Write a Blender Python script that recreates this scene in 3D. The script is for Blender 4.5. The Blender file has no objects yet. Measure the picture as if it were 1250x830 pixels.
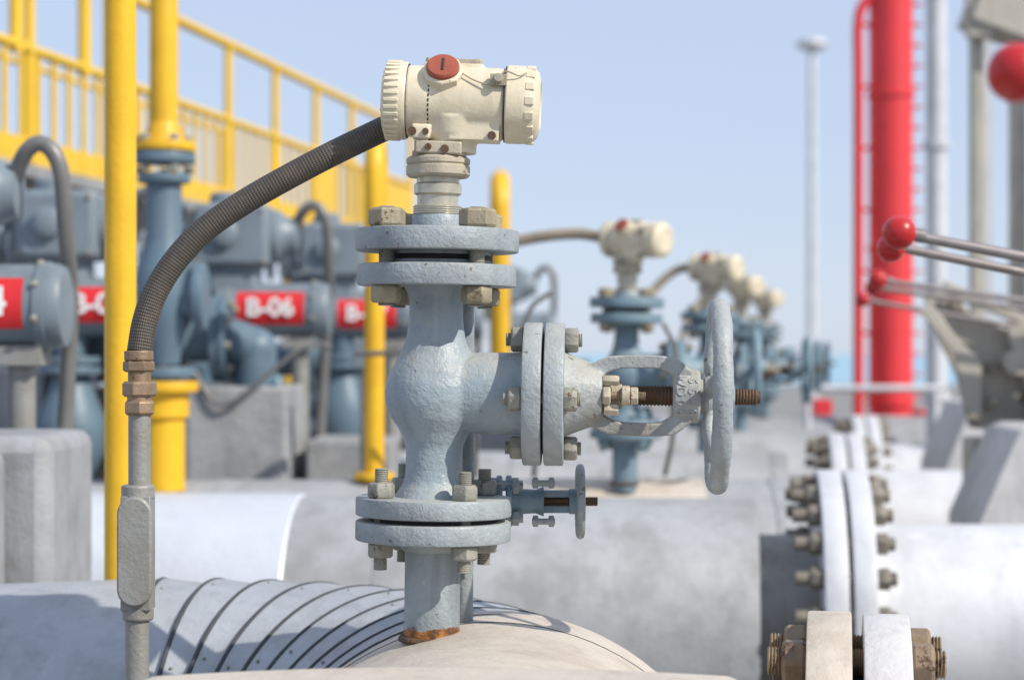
import bpy, math, random
from mathutils import Vector, Matrix
random.seed(4)
H = 1.7           # eye height above ground
sc = bpy.context.scene
col = sc.collection
sc.view_settings.view_transform = 'Standard'
sc.view_settings.look = 'None'
sc.view_settings.exposure = 0

# ------------------------------------------------------------------ materials
def nd(nt, t, **kw):
    n = nt.nodes.new(t)
    for k, v in kw.items():
        setattr(n, k, v)
    return n

def ramp(nt, src, a, b, ca=(0,0,0,1), cb=(1,1,1,1)):
    r = nd(nt, 'ShaderNodeValToRGB')
    r.color_ramp.elements[0].position = a
    r.color_ramp.elements[1].position = b
    r.color_ramp.elements[0].color = ca
    r.color_ramp.elements[1].color = cb
    nt.links.new(src, r.inputs[0])
    return r.outputs[0]

def mixc(nt, fac, a, b):
    m = nd(nt, 'ShaderNodeMix', data_type='RGBA')
    if hasattr(fac, 'links'): nt.links.new(fac, m.inputs[0])
    else: m.inputs[0].default_value = fac
    for i, v in ((6, a), (7, b)):
        if hasattr(v, 'links'): nt.links.new(v, m.inputs[i])
        else: m.inputs[i].default_value = (*v, 1)
    return m.outputs[2]

def mth(nt, op, a, b=None, clamp=False):
    m = nd(nt, 'ShaderNodeMath', operation=op)
    m.use_clamp = clamp
    for i, v in ((0, a), (1, b)):
        if v is None: continue
        if hasattr(v, 'links'): nt.links.new(v, m.inputs[i])
        else: m.inputs[i].default_value = v
    return m.outputs[0]

def noise(nt, vec, scale, detail=5, rough=.6):
    n = nd(nt, 'ShaderNodeTexNoise')
    n.inputs['Scale'].default_value = scale
    n.inputs['Detail'].default_value = detail
    n.inputs['Roughness'].default_value = rough
    nt.links.new(vec, n.inputs['Vector'])
    return n.outputs['Fac']

RUST = (.16, .06, .022)
def paint(name, c, rough=.5, metal=0, dirt=.35, rust=.0, s=1.0, bump=.25, dirtc=None, base_rust=False, streak=.25, rustc=RUST, chip=0, dust=0):
    m = bpy.data.materials.new(name); m.use_nodes = True
    nt = m.node_tree; bs = nt.nodes['Principled BSDF']
    tc = nd(nt, 'ShaderNodeTexCoord'); v = tc.outputs['Object']
    dc = dirtc or tuple(x*.5 for x in c)
    n1 = noise(nt, v, 11*s, 4, .65)
    f1 = mth(nt, 'MULTIPLY', ramp(nt, n1, .42, .68), dirt)
    cc = mixc(nt, f1, c, dc)
    if streak > 0:
        mp = nd(nt, 'ShaderNodeMapping'); mp.inputs['Scale'].default_value = (45*s, 45*s, 5*s)
        nt.links.new(v, mp.inputs[0])
        n2 = noise(nt, mp.outputs[0], 1, 2)
        f2 = mth(nt, 'MULTIPLY', ramp(nt, n2, .52, .72), streak)
        cc = mixc(nt, f2, cc, tuple(x*.45 for x in c))
    n4 = noise(nt, v, 28*s, 5, .75)
    cc = mixc(nt, mth(nt, 'MULTIPLY', ramp(nt, n4, .28, .44, (1,1,1,1), (0,0,0,1)), .3), cc, tuple(min(.9, x*1.35+.02) for x in c))
    if dust > 0:
        # wind-blown sandy dust that settles on upward faces, patchy
        ge = nd(nt, 'ShaderNodeNewGeometry'); sz = nd(nt, 'ShaderNodeSeparateXYZ'); nt.links.new(ge.outputs['Normal'], sz.inputs[0])
        f = mth(nt, 'MULTIPLY', ramp(nt, mth(nt, 'ADD', mth(nt, 'MULTIPLY', sz.outputs[2], .45), n4), .55, .95), dust)
        cc = mixc(nt, f, cc, (.50,.46,.38))
    if chip > 0:
        # small paint chips, clustered where the large noise is high
        n6 = mth(nt, 'ADD', noise(nt, v, 110*s, 2, .5), mth(nt, 'MULTIPLY', mth(nt, 'SUBTRACT', n1, .5), .5))
        cc = mixc(nt, mth(nt, 'MULTIPLY', ramp(nt, n6, .78-chip*.12, .81-chip*.12), .8), cc, (.11,.085,.06))
        cc = mixc(nt, mth(nt, 'MULTIPLY', ramp(nt, n6, .17+chip*.06, .25+chip*.06, (1,1,1,1), (0,0,0,1)), .45), cc, (.56,.54,.48))
    if rust > 0:
        f3 = ramp(nt, n4, .72-rust*.3, .77-rust*.3)
        cc = mixc(nt, f3, cc, rustc)
    if base_rust:
        sp = nd(nt, 'ShaderNodeSeparateXYZ'); nt.links.new(v, sp.inputs[0])
        g = mth(nt, 'MULTIPLY', sp.outputs[2], -38.0)
        g = mth(nt, 'ADD', g, .86)
        g = mth(nt, 'ADD', g, mth(nt, 'MULTIPLY', n4, 1.0))
        f4 = ramp(nt, g, .92, 1.0)
        n3 = noise(nt, v, 55*s, 4, .7)
        cc = mixc(nt, f4, cc, mixc(nt, ramp(nt, n3, .38, .62), (.42, .17, .03), (.09, .04, .018)))
    nt.links.new(cc, bs.inputs['Base Color'])
    bs.inputs['Metallic'].default_value = metal
    r = mth(nt, 'ADD', mth(nt, 'MULTIPLY', n1, .35), rough-.17, True)
    nt.links.new(r, bs.inputs['Roughness'])
    if bump > .12:
        n5 = noise(nt, v, 170*s, 2)
        hsum = mth(nt, 'ADD', n5, mth(nt, 'MULTIPLY', n4, 1.6))
        b = nd(nt, 'ShaderNodeBump'); b.inputs['Strength'].default_value = bump
        b.inputs['Distance'].default_value = .0025/s
        nt.links.new(hsum, b.inputs['Height']); nt.links.new(b.outputs[0], bs.inputs['Normal'])
    return m

M = {}
M['gray']   = paint('gray_valve_paint', (.315,.375,.405), .45, dirt=.6, rust=.11, bump=.55, chip=.3, dirtc=(.19,.24,.275), dust=.45, streak=.35)
M['grayR']  = paint('gray_riser_paint', (.33,.375,.39), .5, dirt=.7, rust=.17, bump=.6, base_rust=True, streak=.7, chip=.5, dust=.3)
M['flange'] = paint('gray_flange_paint', (.325,.365,.38), .5, dirt=.7, rust=.15, bump=.55, chip=.5, dirtc=(.19,.21,.22), dust=.35)
M['bracket']= paint('bonnet_paint', (.34,.37,.375), .5, dirt=.7, rust=.18, bump=.55, chip=.6, dirtc=(.21,.18,.14), dust=.5)
M['nut']    = paint('painted_nut', (.33,.32,.27), .55, dirt=.7, rust=.42, bump=.6, s=1.6, rustc=(.11,.06,.03))
M['nutb']   = paint('weathered_brass_nut', (.36,.31,.21), .5, metal=.1, dirt=.7, rust=.42, bump=.6, s=1.6, rustc=(.13,.08,.04))
M['nutg']   = paint('greasy_nut', (.25,.22,.175), .5, metal=.15, dirt=.7, rust=.45, bump=.6, s=.9, rustc=(.09,.05,.03))
M['nutr']   = paint('brown_weathered_nut', (.25,.18,.115), .55, dirt=.8, rust=.5, bump=.7, s=1.2, rustc=(.09,.05,.03))
M['rust']   = paint('brown_rust', (.12,.07,.04), .75, dirt=.8, rust=.5, bump=.8, s=2)
M['dark']   = paint('dark_gap', (.03,.03,.03), .8, dirt=.3, bump=.1)
M['seam']   = paint('seam_sealant', (.06,.065,.07), .8, dirt=.3, bump=.1)
M['cream']  = paint('cream_enamel', (.73,.655,.49), .38, dirt=.4, rust=.04, bump=.16, dirtc=(.50,.40,.26), streak=.22, chip=.14)
M['creamd'] = paint('cream_stained', (.48,.42,.32), .5, dirt=.7, rust=.34, bump=.45, s=1.5)
M['plug']   = paint('red_plug', (.36,.085,.045), .55, dirt=.4, bump=.2)
M['steel']  = paint('stainless_steel', (.62,.57,.46), .32, metal=.6, dirt=.6, rust=.15, bump=.2, s=2)
M['brass']  = paint('old_brass', (.33,.23,.15), .48, metal=.45, dirt=.7, rust=.3, bump=.4, s=2)
M['conduit']= paint('conduit_gray', (.29,.29,.275), .5, metal=.15, dirt=.6, rust=.12, bump=.35, dirtc=(.20,.17,.13), chip=.2)
M['cable']  = paint('gray_cable_conduit', (.20,.195,.185), .42, metal=.2, dirt=.4, bump=.1)
M['yellow'] = paint('yellow_paint', (.80,.46,.015), .45, dirt=.35, rust=.06, bump=.15, dirtc=(.5,.26,.01), s=.5)
M['yelrail']= paint('yellow_rail_paint', (.80,.50,.03), .5, dirt=.2, bump=.08, s=.4, streak=0)
M['blue']   = paint('blue_gray_paint', (.125,.19,.24), .45, dirt=.4, rust=.1, bump=.2, s=.7, streak=.2)
M['blue2']  = paint('bluish_valve_paint', (.18,.265,.315), .5, dirt=.4, rust=.14, bump=.3)
M['act']    = paint('actuator_gray', (.20,.245,.28), .42, dirt=.45, rust=.05, bump=.1, s=.6)
M['red']    = paint('red_paint', (.74,.045,.05), .4, dirt=.18, bump=.1, s=.4, streak=0)
M['redknob']= paint('red_knob', (.55,.02,.02), .26, dirt=.45, bump=.13, streak=0)
M['label']  = paint('red_label', (.68,.02,.025), .5, dirt=.25, bump=.02, streak=.15)
M['white']  = paint('white_pipe_paint', (.63,.64,.665), .45, dirt=.4, rust=.04, bump=.14, s=.4, rustc=(.45,.42,.38))
M['whitel'] = paint('white_lettering', (.85,.85,.85), .5, dirt=.05, streak=0, bump=0)
M['alu']    = paint('aluminium_cladding', (.72,.75,.80), .42, metal=.3, dirt=.2, bump=.2, s=.4, streak=.1)
M['clad']   = paint('gray_pipe_cladding', (.335,.345,.36), .6, dirt=.7, rust=.1, bump=.4, s=.8, dirtc=(.22,.22,.22), rustc=(.20,.18,.15))
M['cladb']  = paint('bluish_cladding', (.40,.425,.45), .45, metal=.15, dirt=.5, bump=.35, s=.7, dirtc=(.27,.28,.29), rust=.05, rustc=(.2,.19,.17))
M['beige']  = paint('beige_cladding', (.60,.53,.445), .6, dirt=.6, bump=.35, s=.8, dirtc=(.40,.33,.26), rust=.06, rustc=(.3,.24,.18))
M['beigef'] = paint('beige_frame_paint', (.46,.425,.36), .55, dirt=.45, bump=.1, s=.5, rust=.05)
M['conc']   = paint('concrete', (.34,.345,.35), .85, dirt=.7, bump=.6, s=.45)
M['concw']  = paint('painted_concrete', (.60,.585,.575), .7, dirt=.45, bump=.3, s=.5, rust=.08, rustc=(.4,.37,.33))
M['rod']    = paint('lever_steel', (.40,.35,.33), .32, metal=.65, dirt=.6, bump=.1)
M['ground'] = paint('yard_concrete', (.27,.265,.25), .9, dirt=.6, bump=.6, s=.15)
M['beigehose'] = paint('tan_hose', (.32,.26,.19), .6, dirt=.5, bump=.3)

def hose_mat():
    m = bpy.data.materials.new('braided_hose'); m.use_nodes = True
    nt = m.node_tree; bs = nt.nodes['Principled BSDF']
    tc = nd(nt, 'ShaderNodeTexCoord')
    sp = nd(nt, 'ShaderNodeSeparateXYZ'); nt.links.new(tc.outputs['UV'], sp.inputs[0])
    U = mth(nt, 'MULTIPLY', sp.outputs[0], 18*2*math.pi)
    Vv = mth(nt, 'MULTIPLY', sp.outputs[1], 128*2*math.pi)
    a = mth(nt, 'SINE', mth(nt, 'ADD', U, Vv)); b_ = mth(nt, 'SINE', mth(nt, 'SUBTRACT', U, Vv))
    h = mth(nt, 'MULTIPLY', a, b_)
    h = mth(nt, 'ADD', mth(nt, 'MULTIPLY', h, .5), .5)
    n = noise(nt, tc.outputs['Object'], 18, 4)
    n2 = noise(nt, tc.outputs['Object'], 160, 2)
    c = mixc(nt, mth(nt, 'MULTIPLY', h, mth(nt, 'ADD', n2, .35)), (.038,.032,.026), (.135,.115,.095))
    c = mixc(nt, mth(nt, 'MULTIPLY', ramp(nt, n, .5, .72), .5), c, (.17,.13,.09))
    nt.links.new(c, bs.inputs['Base Color']); bs.inputs['Roughness'].default_value = .5
    bs.inputs['Metallic'].default_value = .2
    bp = nd(nt, 'ShaderNodeBump'); bp.inputs['Strength'].default_value = .7; bp.inputs['Distance'].default_value = .0012
    nt.links.new(h, bp.inputs['Height']); nt.links.new(bp.outputs[0], bs.inputs['Normal'])
    return m
M['hose'] = hose_mat()

def sea_mat():
    m = bpy.data.materials.new('sea_water'); m.use_nodes = True
    nt = m.node_tree; bs = nt.nodes['Principled BSDF']
    tc = nd(nt, 'ShaderNodeTexCoord')
    n = noise(nt, tc.outputs['Object'], .15, 6)
    nt.links.new(mixc(nt, n, (.26,.44,.54), (.32,.50,.60)), bs.inputs['Base Color'])
    bs.inputs['Roughness'].default_value = .5
    b = nd(nt, 'ShaderNodeBump'); b.inputs['Strength'].default_value = .5
    nt.links.new(noise(nt, tc.outputs['Object'], 1.2, 5), b.inputs['Height'])
    nt.links.new(b.outputs[0], bs.inputs['Normal'])
    return m
M['sea'] = sea_mat()

# ------------------------------------------------------------------ geometry
def basis(axis):
    w = Vector(axis).normalized()
    u = Vector((0,0,1)).cross(w) if abs(w.z) < .9 else Vector((1,0,0))
    u.normalize(); v = w.cross(u)
    return u, v, w

def g_lathe(prof, o=(0,0,0), axis=(0,0,1), seg=48, rmod=None, ph=0):
    u, v, w = basis(axis); o = Vector(o)
    P = list(prof)
    if P[0][0] > 1e-6: P = [(0, P[0][1])] + P
    if P[-1][0] > 1e-6: P = P + [(0, P[-1][1])]
    vs, fs, rings = [], [], []
    for r, h in P:
        if r < 1e-6:
            rings.append([len(vs)]); vs.append(o + w*h)
        else:
            st = len(vs)
            for i in range(seg):
                a = 2*math.pi*i/seg + ph
                rr = r*(rmod(a) if rmod else 1)
                vs.append(o + w*h + u*(rr*math.cos(a)) + v*(rr*math.sin(a)))
            rings.append(list(range(st, st+seg)))
    for A, B in zip(rings[:-1], rings[1:]):
        for i in range(seg):
            j = (i+1) % seg
            if len(A) == 1 and len(B) == 1: continue
            if len(A) == 1: fs.append((A[0], B[j], B[i]))
            elif len(B) == 1: fs.append((A[i], A[j], B[0]))
            else: fs.append((A[i], A[j], B[j], B[i]))
    return vs, fs

def g_cyl(p0, p1, r0, r1=None, seg=32, ch=0):
    p0, p1 = Vector(p0), Vector(p1); L = (p1-p0).length
    r1 = r0 if r1 is None else r1
    pr = [(r0, 0), (r1, L)] if ch == 0 else [(r0-ch, 0), (r0, ch), (r1, L-ch), (r1-ch, L)]
    return g_lathe(pr, p0, p1-p0, seg)

def g_disc(c0, axis, r, t, ch=.0025, seg=72):
    return g_lathe([(r-ch, 0), (r-ch*.3, ch*.3), (r, ch), (r, t-ch), (r-ch*.3, t-ch*.3), (r-ch, t)], c0, axis, seg)

def g_hex(c, axis, r, h, ph=0):
    return g_lathe([(r*.86, 0), (r, h*.16), (r, h*.84), (r*.86, h)], c, axis, 6, ph=ph)

def g_thread(p0, p1, r, pitch=.0022, seg=20):
    p0, p1 = Vector(p0), Vector(p1); L = (p1-p0).length
    n = max(2, int(L/pitch)); pr = []
    for i in range(n):
        pr += [(r*.86, L*i/n), (r, L*(i+.5)/n)]
    pr.append((r*.86, L))
    return g_lathe(pr, p0, p1-p0, seg)

def g_box(c, s, rot=None, bev=0):
    c = Vector(c); x, y, z = s[0]/2, s[1]/2, s[2]/2
    vs = [Vector((i*x, j*y, k*z)) for i in (-1,1) for j in (-1,1) for k in (-1,1)]
    if rot is not None: vs = [rot @ p for p in vs]
    return [p+c for p in vs], [(0,1,3,2),(4,6,7,5),(0,4,5,1),(2,3,7,6),(0,2,6,4),(1,5,7,3)]

def g_sphere(c, r, seg=32, sc_=(1,1,1)):
    n = seg//2
    pr = [(r*math.sin(math.pi*i/n), -r*math.cos(math.pi*i/n)) for i in range(n+1)]
    pr[0] = (0, -r); pr[-1] = (0, r)
    vs, fs = g_lathe(pr, (0,0,0), (0,0,1), seg)
    return [Vector((p.x*sc_[0], p.y*sc_[1], p.z*sc_[2]))+Vector(c) for p in vs], fs

def smoothpath(pts, sub=8):
    P = [Vector(p) for p in pts]
    P = [P[0]*2-P[1]] + P + [P[-1]*2-P[-2]]
    out = []
    for i in range(1, len(P)-2):
        for k in range(sub):
            t = k/sub
            a, b, c, d = P[i-1], P[i], P[i+1], P[i+2]
            out.append(.5*((2*b)+(c-a)*t+(2*a-5*b+4*c-d)*t*t+(-a+3*b-3*c+d)*t**3))
    out.append(P[-2]); return out

def g_sweep(path, r, seg=20, closed=False, uv=None):
    n = len(path); vs, fs = [], []
    def tan(i):
        if closed: return (path[(i+1) % n]-path[i-1]).normalized()
        return (path[min(i+1, n-1)]-path[max(i-1, 0)]).normalized()
    t0 = tan(0); u, v, w = basis(t0); prev = t0; L = 0
    for i in range(n):
        t = tan(i)
        q = prev.rotation_difference(t); u = q @ u; v = q @ v; prev = t
        if i: L += (path[i]-path[i-1]).length
        rr = r[i] if isinstance(r, (list, tuple)) else r
        for k in range(seg):
            a = 2*math.pi*k/seg
            vs.append(path[i]+u*(rr*math.cos(a))+v*(rr*math.sin(a)))
            if uv is not None: uv.append((k/seg, L))
    m = n if closed else n-1
    for i in range(m):
        j = (i+1) % n
        for k in range(seg):
            l = (k+1) % seg
            fs.append((i*seg+k, i*seg+l, j*seg+l, j*seg+k))
    if not closed:
        fs.append(tuple(reversed(range(seg)))); fs.append(tuple(range((n-1)*seg, n*seg)))
    return vs, fs

def ringpath(c, axis, R, n=72, a0=0, a1=2*math.pi):
    u, v, w = basis(axis); c = Vector(c)
    full = abs(a1-a0-2*math.pi) < 1e-6
    return [c+u*(R*math.cos(a0+(a1-a0)*i/(n if full else n-1)))+v*(R*math.sin(a0+(a1-a0)*i/(n if full else n-1))) for i in range(n)]

def g_torus(c, axis, R, r, n=72, seg=14):
    return g_sweep(ringpath(c, axis, R, n), r, seg, True)

def empty(name, loc=(0,0,0), rot=(0,0,0), parent=None):
    e = bpy.data.objects.new(name, None); e.location = loc; e.rotation_euler = rot
    e.empty_display_size = .1
    col.objects.link(e); e.parent = parent
    return e

import bmesh
def mk(name, geoms, mat, parent=None, bev=0, ang=35, fuse=0, smooth_it=6):
    if isinstance(geoms, tuple): geoms = [geoms]
    V, F = [], []
    for vs, fs in geoms:
        o = len(V); V += [tuple(p) for p in vs]; F += [tuple(i+o for i in f) for f in fs]
    me = bpy.data.meshes.new(name); me.from_pydata(V, [], F)
    bm = bmesh.new(); bm.from_mesh(me); bmesh.ops.recalc_face_normals(bm, faces=bm.faces); bm.to_mesh(me); bm.free()
    me.materials.append(M[mat])
    me.shade_smooth()
    if not fuse: me.set_sharp_from_angle(angle=math.radians(ang))
    ob = bpy.data.objects.new(name, me); col.objects.link(ob); ob.parent = parent
    if fuse:
        r = ob.modifiers.new('r', 'REMESH'); r.mode = 'VOXEL'; r.voxel_size = fuse; r.use_smooth_shade = True
        s = ob.modifiers.new('s', 'SMOOTH'); s.factor = .5; s.iterations = smooth_it
    if bev:
        b = ob.modifiers.new('b', 'BEVEL'); b.width = bev; b.segments = 3; b.limit_method = 'ANGLE'; b.angle_limit = math.radians(40)
    return ob

def mk_hose(name, pts, r, parent=None, mat='hose', sub=14, seg=24):
    uv = []
    vs, fs = g_sweep(smoothpath(pts, sub), r, seg, False, uv)
    me = bpy.data.meshes.new(name); me.from_pydata([tuple(p) for p in vs], [], fs)
    l = me.uv_layers.new(name='UVMap')
    for poly in me.polygons:
        us = [uv[me.loops[li].vertex_index] for li in poly.loop_indices]
        wrap = max(u[0] for u in us)-min(u[0] for u in us) > .5
        for li, u in zip(poly.loop_indices, us):
            l.data[li].uv = (u[0]+(1 if wrap and u[0] < .5 else 0), u[1])
    me.materials.append(M[mat]); me.shade_smooth()
    ob = bpy.data.objects.new(name, me); col.objects.link(ob); ob.parent = parent
    return ob

def text(name, s, size, loc, rot, mat, parent, ext=.0004):
    c = bpy.data.curves.new(name, 'FONT'); c.body = s; c.size = size; c.extrude = ext; c.offset = size*.012
    c.align_x = 'CENTER'; c.align_y = 'CENTER'
    c.materials.append(M[mat])
    o = bpy.data.objects.new(name, c); o.location = loc; o.rotation_euler = rot
    col.objects.link(o); o.parent = parent
    return o

def mm(*a): return Vector(a)*.001
X, Y, Z = (1,0,0), (0,1,0), (0,0,1)

def dup(root, loc, rot=None):
    def rec(o, par):
        c = o.copy(); col.objects.link(c); c.parent = par
        for ch in list(o.children): rec(ch, c)
        return c
    n = rec(root, None); n.location = loc
    if rot is not None: n.rotation_euler = rot
    return n

# ------------------------------------------------------------------ the instrument root valve (mm drawings)
def vbolts(p, tag, circ, a0, zb, zt, nr, nh, stick, rs=8.5, matn='nut', nr_t=None):
    nuts, st = [], []
    for k in range(4):
        a = math.radians(a0+90*k); x, y = circ*math.cos(a), circ*math.sin(a)
        nuts.append(g_hex(mm(x, y, zt), Z, (nr_t or nr)*.001, nh*.001, random.random()))
        nuts.append(g_hex(mm(x, y, zb-nh*.95), Z, nr*.001, nh*.00095, random.random()))
        st.append(g_thread(mm(x, y, zb-nh-stick), mm(x, y, zt+nh+stick+random.uniform(-2,4)*(stick > 5)), rs*.001))
    mk(tag+'_nuts', nuts, matn, p, bev=.0012)
    mk(tag+'_studs', st, 'nut', p)

def build_valve():
    p = empty('flanged_globe_valve')
    mk('riser_pipe', g_cyl(mm(0,0,-25), mm(0,0,118), .034, seg=64), 'grayR', p)
    mk('weld_bead', g_sweep([Vector(q)+mm(random.uniform(-1.5,1.5), random.uniform(-1.5,1.5), random.uniform(-1,1)) for q in ringpath(mm(0,0,-4), Z, .036, 48)], .0045, 8, True), 'rust', p)
    mk('lower_flange', [g_disc(mm(0,0,116), Z, .095, .024), g_lathe([(.047,0),(.036,-.014)], mm(0,0,117))], 'flange', p)
    mk('lower_gasket', g_cyl(mm(0,0,139), mm(0,0,147), .078), 'dark', p)
    mk('body_lower_flange', g_disc(mm(0,0,146), Z, .095, .023), 'flange', p)
    vbolts(p, 'lower_flange', 73, 35, 116, 169, 17, 19, 14, matn='nut')
    prof = [(.050,166),(.046,172),(.037,186),(.035,200),(.0345,230),(.041,246),(.053,266),(.059,288),(.059,303),(.053,324),(.043,344),(.036,362),(.033,385),(.033,412),(.040,426),(.046,428)]
    body = g_lathe([(r, z*.001) for r, z in prof], seg=64)
    br = g_lathe([(.045,0),(.047,.02),(.050,.06),(.050,.105),(.058,.113)], mm(0,0,296), X, 64)
    mk('valve_body', [body, br, g_sphere(mm(-2,0,295), .0595)], 'gray', p, fuse=.0026, smooth_it=8)
    mk('branch_flange', g_disc(mm(108,0,296), X, .087, .023), 'flange', p)
    mk('branch_gasket', g_cyl(mm(130,0,296), mm(135,0,296), .070), 'dark', p)
    mk('bonnet_flange', g_disc(mm(134,0,296), X, .087, .024), 'flange', p)
    nuts, st = [], []
    for k in range(4):
        a = math.radians(4+90*k); y, z = 66*math.cos(a), 66*math.sin(a)
        nuts += [g_hex(mm(92,y,296+z), X, .0155, .0165, k*.3+.2), g_hex(mm(157.5,y,296+z), X, .0155, .017, k*.4)]
        st.append(g_thread(mm(86,y,296+z), mm(179,y,296+z), .0085))
    mk('branch_nuts', nuts, 'nut', p, bev=.0012); mk('branch_studs', st, 'nut', p)
    bon = g_lathe([(r, h*.001) for r, h in [(.054,156),(.049,164),(.043,180),(.038,194),(.035,204)]], mm(0,0,296), X, 48)
    arms = []
    for s in (1,-1):
        path = [mm(184,0,296+s*20), mm(199,0,296+s*31), mm(216,0,296+s*39), mm(245,0,296+s*41), mm(278,0,296+s*40), mm(292,0,296+s*34), mm(304,0,296+s*24)]
        for q in smoothpath(path, 4):
            arms.append(g_box(q, (.014,.042,.0155)))
    mk('bonnet_yoke', [bon]+arms, 'bracket', p, fuse=.0021, smooth_it=3)
    mk('yoke_hub', [g_lathe([(.030,0),(.033,.003),(.033,.030),(.030,.033)], mm(289,0,296), X, 56), g_cyl(mm(318,0,296), mm(330,0,296), .021, seg=32)], 'bracket', p)
    for nm, s_, xx in (('cast_letters_upper', 'WD06', 298), ('cast_letters_lower', '5558', 312)):
        for i, chh in enumerate(s_):
            a = (1.5-i)*.40; R_ = .0330
            t = text(nm+'_%d' % i, chh, .0155, mm(xx,0,296)+Vector((0,-R_*math.cos(a),R_*math.sin(a))), (0, 0, 0), 'bracket', p, .0011)
            t.rotation_euler = (Matrix.Rotation(-a, 3, 'X') @ Matrix.Rotation(math.radians(90), 3, 'Y') @ Matrix.Rotation(math.radians(90), 3, 'X')).to_euler()
    g = [g_lathe([(.022,0),(.022,.010),(.016,.012),(.016,.026)], mm(202,0,296), X, 32),
         g_box(mm(232,0,296), (.009,.060,.022)), g_cyl(mm(227,-29,296), mm(237,-29,296), .012), g_cyl(mm(227,29,296), mm(237,29,296), .012)]
    mk('gland_flange', g, 'creamd', p, bev=.0015)
    mk('gland_studs', [g_thread(mm(194,y,296), mm(256,y,296), .0052) for y in (-29,29)], 'nutr', p)
    mk('gland_nuts', [g_hex(mm(237,y,296), X, .011, .010, .3) for y in (-29,29)]+[g_hex(mm(204,y,296), X, .012, .010, .1) for y in (-29,29)]+[g_hex(mm(204,-24,314), X, .007, .020, .1), g_hex(mm(206,-26,279), X, .008, .018, .1)], 'creamd', p, bev=.0008)
    mk('stem', [g_thread(mm(222,0,296), mm(296,0,296), .0125, .0042, 28)], 'rust', p)
    mk('stem_end', [g_thread(mm(354,0,296), mm(391,0,296), .0105, .0036, 28), g_cyl(mm(391,0,296), mm(395,0,296), .008)], 'rust', p)
    n = 120; rp = ringpath(mm(344,0,296), X, .108, n)
    rr = [.0110+.0005*math.sin(9*2*math.pi*i/n)+random.uniform(-.0003,.0003) for i in range(n)]
    vs, fs = g_sweep(rp, rr, 18, True)
    c0 = mm(344,0,296)
    vs = [Vector((c0.x+(q.x-c0.x)*1.1, q.y, q.z)) for q in vs]
    hw = [(vs, fs), g_lathe([(.024,0),(.026,.004),(.022,.014),(.016,.026)], mm(328,0,296), X, 32)]
    for k in range(5):
        a = math.radians(20+72*k); d = Vector((0, math.cos(a), math.sin(a)))
        hw.append(g_sweep(smoothpath([mm(337,0,296)+d*.015, mm(333,0,296)+d*.05, mm(342,0,296)+d*.100], 6), .007, 12))
    mk('handwheel', hw, 'flange', p)
    mk('wheel_nut', g_hex(mm(354,0,296), X, .017, .010, .3), 'flange', p, bev=.0008)
    mk('body_upper_flange', g_disc(mm(0,0,425), Z, .097, .026), 'flange', p)
    mk('upper_gasket', [g_cyl(mm(0,0,450), mm(0,0,469), .060)], 'dark', p)
    mk('raised_face', [g_cyl(mm(0,0,451), mm(0,0,456.5), .066), g_cyl(mm(0,0,463), mm(0,0,468), .066)], 'flange', p)
    mk('blind_flange', g_disc(mm(0,0,467), Z, .100, .027), 'flange', p)
    vbolts(p, 'upper_flange', 77, 43, 425, 494, 19, 23, 2, rs=10, matn='nutb', nr_t=23)
    mk('neck_socket', g_lathe([(.031,0),(.031,.017),(.029,.020)], mm(0,0,493), Z, 48), 'gray', p)
    mk('neck_union', [g_cyl(mm(0,0,512), mm(0,0,524), .029, seg=48, ch=.001), g_thread(mm(0,0,512), mm(0,0,523), .0305, .0022, 60),
        g_cyl(mm(0,0,523), mm(0,0,537), .025, seg=48), g_lathe([(.0265,0),(.029,.002),(.029,.013),(.0265,.015)], mm(0,0,536), Z, 48),
        g_cyl(mm(0,0,550), mm(0,0,562), .026, seg=48)], 'steel', p)
    mk('neck_collar', [g_lathe([(.036,0),(.039,.003),(.039,.013),(.037,.015),(.039,.017),(.039,.022),(.035,.025)], mm(0,0,558), Z, 48)], 'creamd', p)
    mk('collar_seat', [g_cyl(mm(0,0,581), mm(0,0,590), .032, seg=48), g_box(mm(-19,-24,598), (.016,.014,.022)), g_cyl(mm(15,-10,583), mm(15,-10,604), .020, seg=32)], 'creamd', p, bev=.001)
    t = empty('transmitter_head', mm(2,0,650), (0, math.radians(1.6), 0), p)
    mk('housing', [g_lathe([(.040,-.042),(.0435,-.040),(.0435,.078),(.040,.080)], axis=X, seg=64),
                   g_lathe([(.030,-.062),(.030,-.050),(.036,-.040),(.041,-.020)], mm(16,0,0), Z, 40),
                   g_box(mm(44,-12,-38), (.060,.044,.020)), g_box(mm(-20,-20,-40), (.022,.03,.016)),
                   g_box(mm(15,6,42), (.072,.040,.010))], 'cream', t, fuse=.0020, smooth_it=3)
    def teeth(x0, x1, R, n, mat, nm):
        g = []
        for i in range(n):
            a = 2*math.pi*i/n; rot = Matrix.Rotation(a, 3, 'X')
            g.append(g_box(rot @ Vector(((x0+x1)/2, 0, R)), (x1-x0, R*2*math.pi/n*.55, .005), rot))
        mk(nm, g, mat, t, bev=.001)
    mk('left_cap', g_lathe([(.035,-.070),(.042,-.068),(.0465,-.060),(.0475,-.052),(.0475,-.043),(.046,-.040)], axis=X, seg=72), 'cream', t)
    teeth(-.066, -.048, .0465, 34, 'cream', 'left_cap_ribs')
    mk('right_cap', g_lathe([(.046,.080),(.0475,.082),(.0475,.100),(.046,.112),(.040,.119),(.030,.122),(.028,.120)], axis=X, seg=72), 'cream', t)
    teeth(.104, .115, .0452, 16, 'cream', 'right_cap_ribs')
    mk('cap_seals', [g_cyl(mm(78.6,0,0), mm(80.6,0,0), .0462, seg=64), g_cyl(mm(-41.5,0,0), mm(-39.3,0,0), .0452, seg=64)], 'dark', t)
    dash = []
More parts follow.
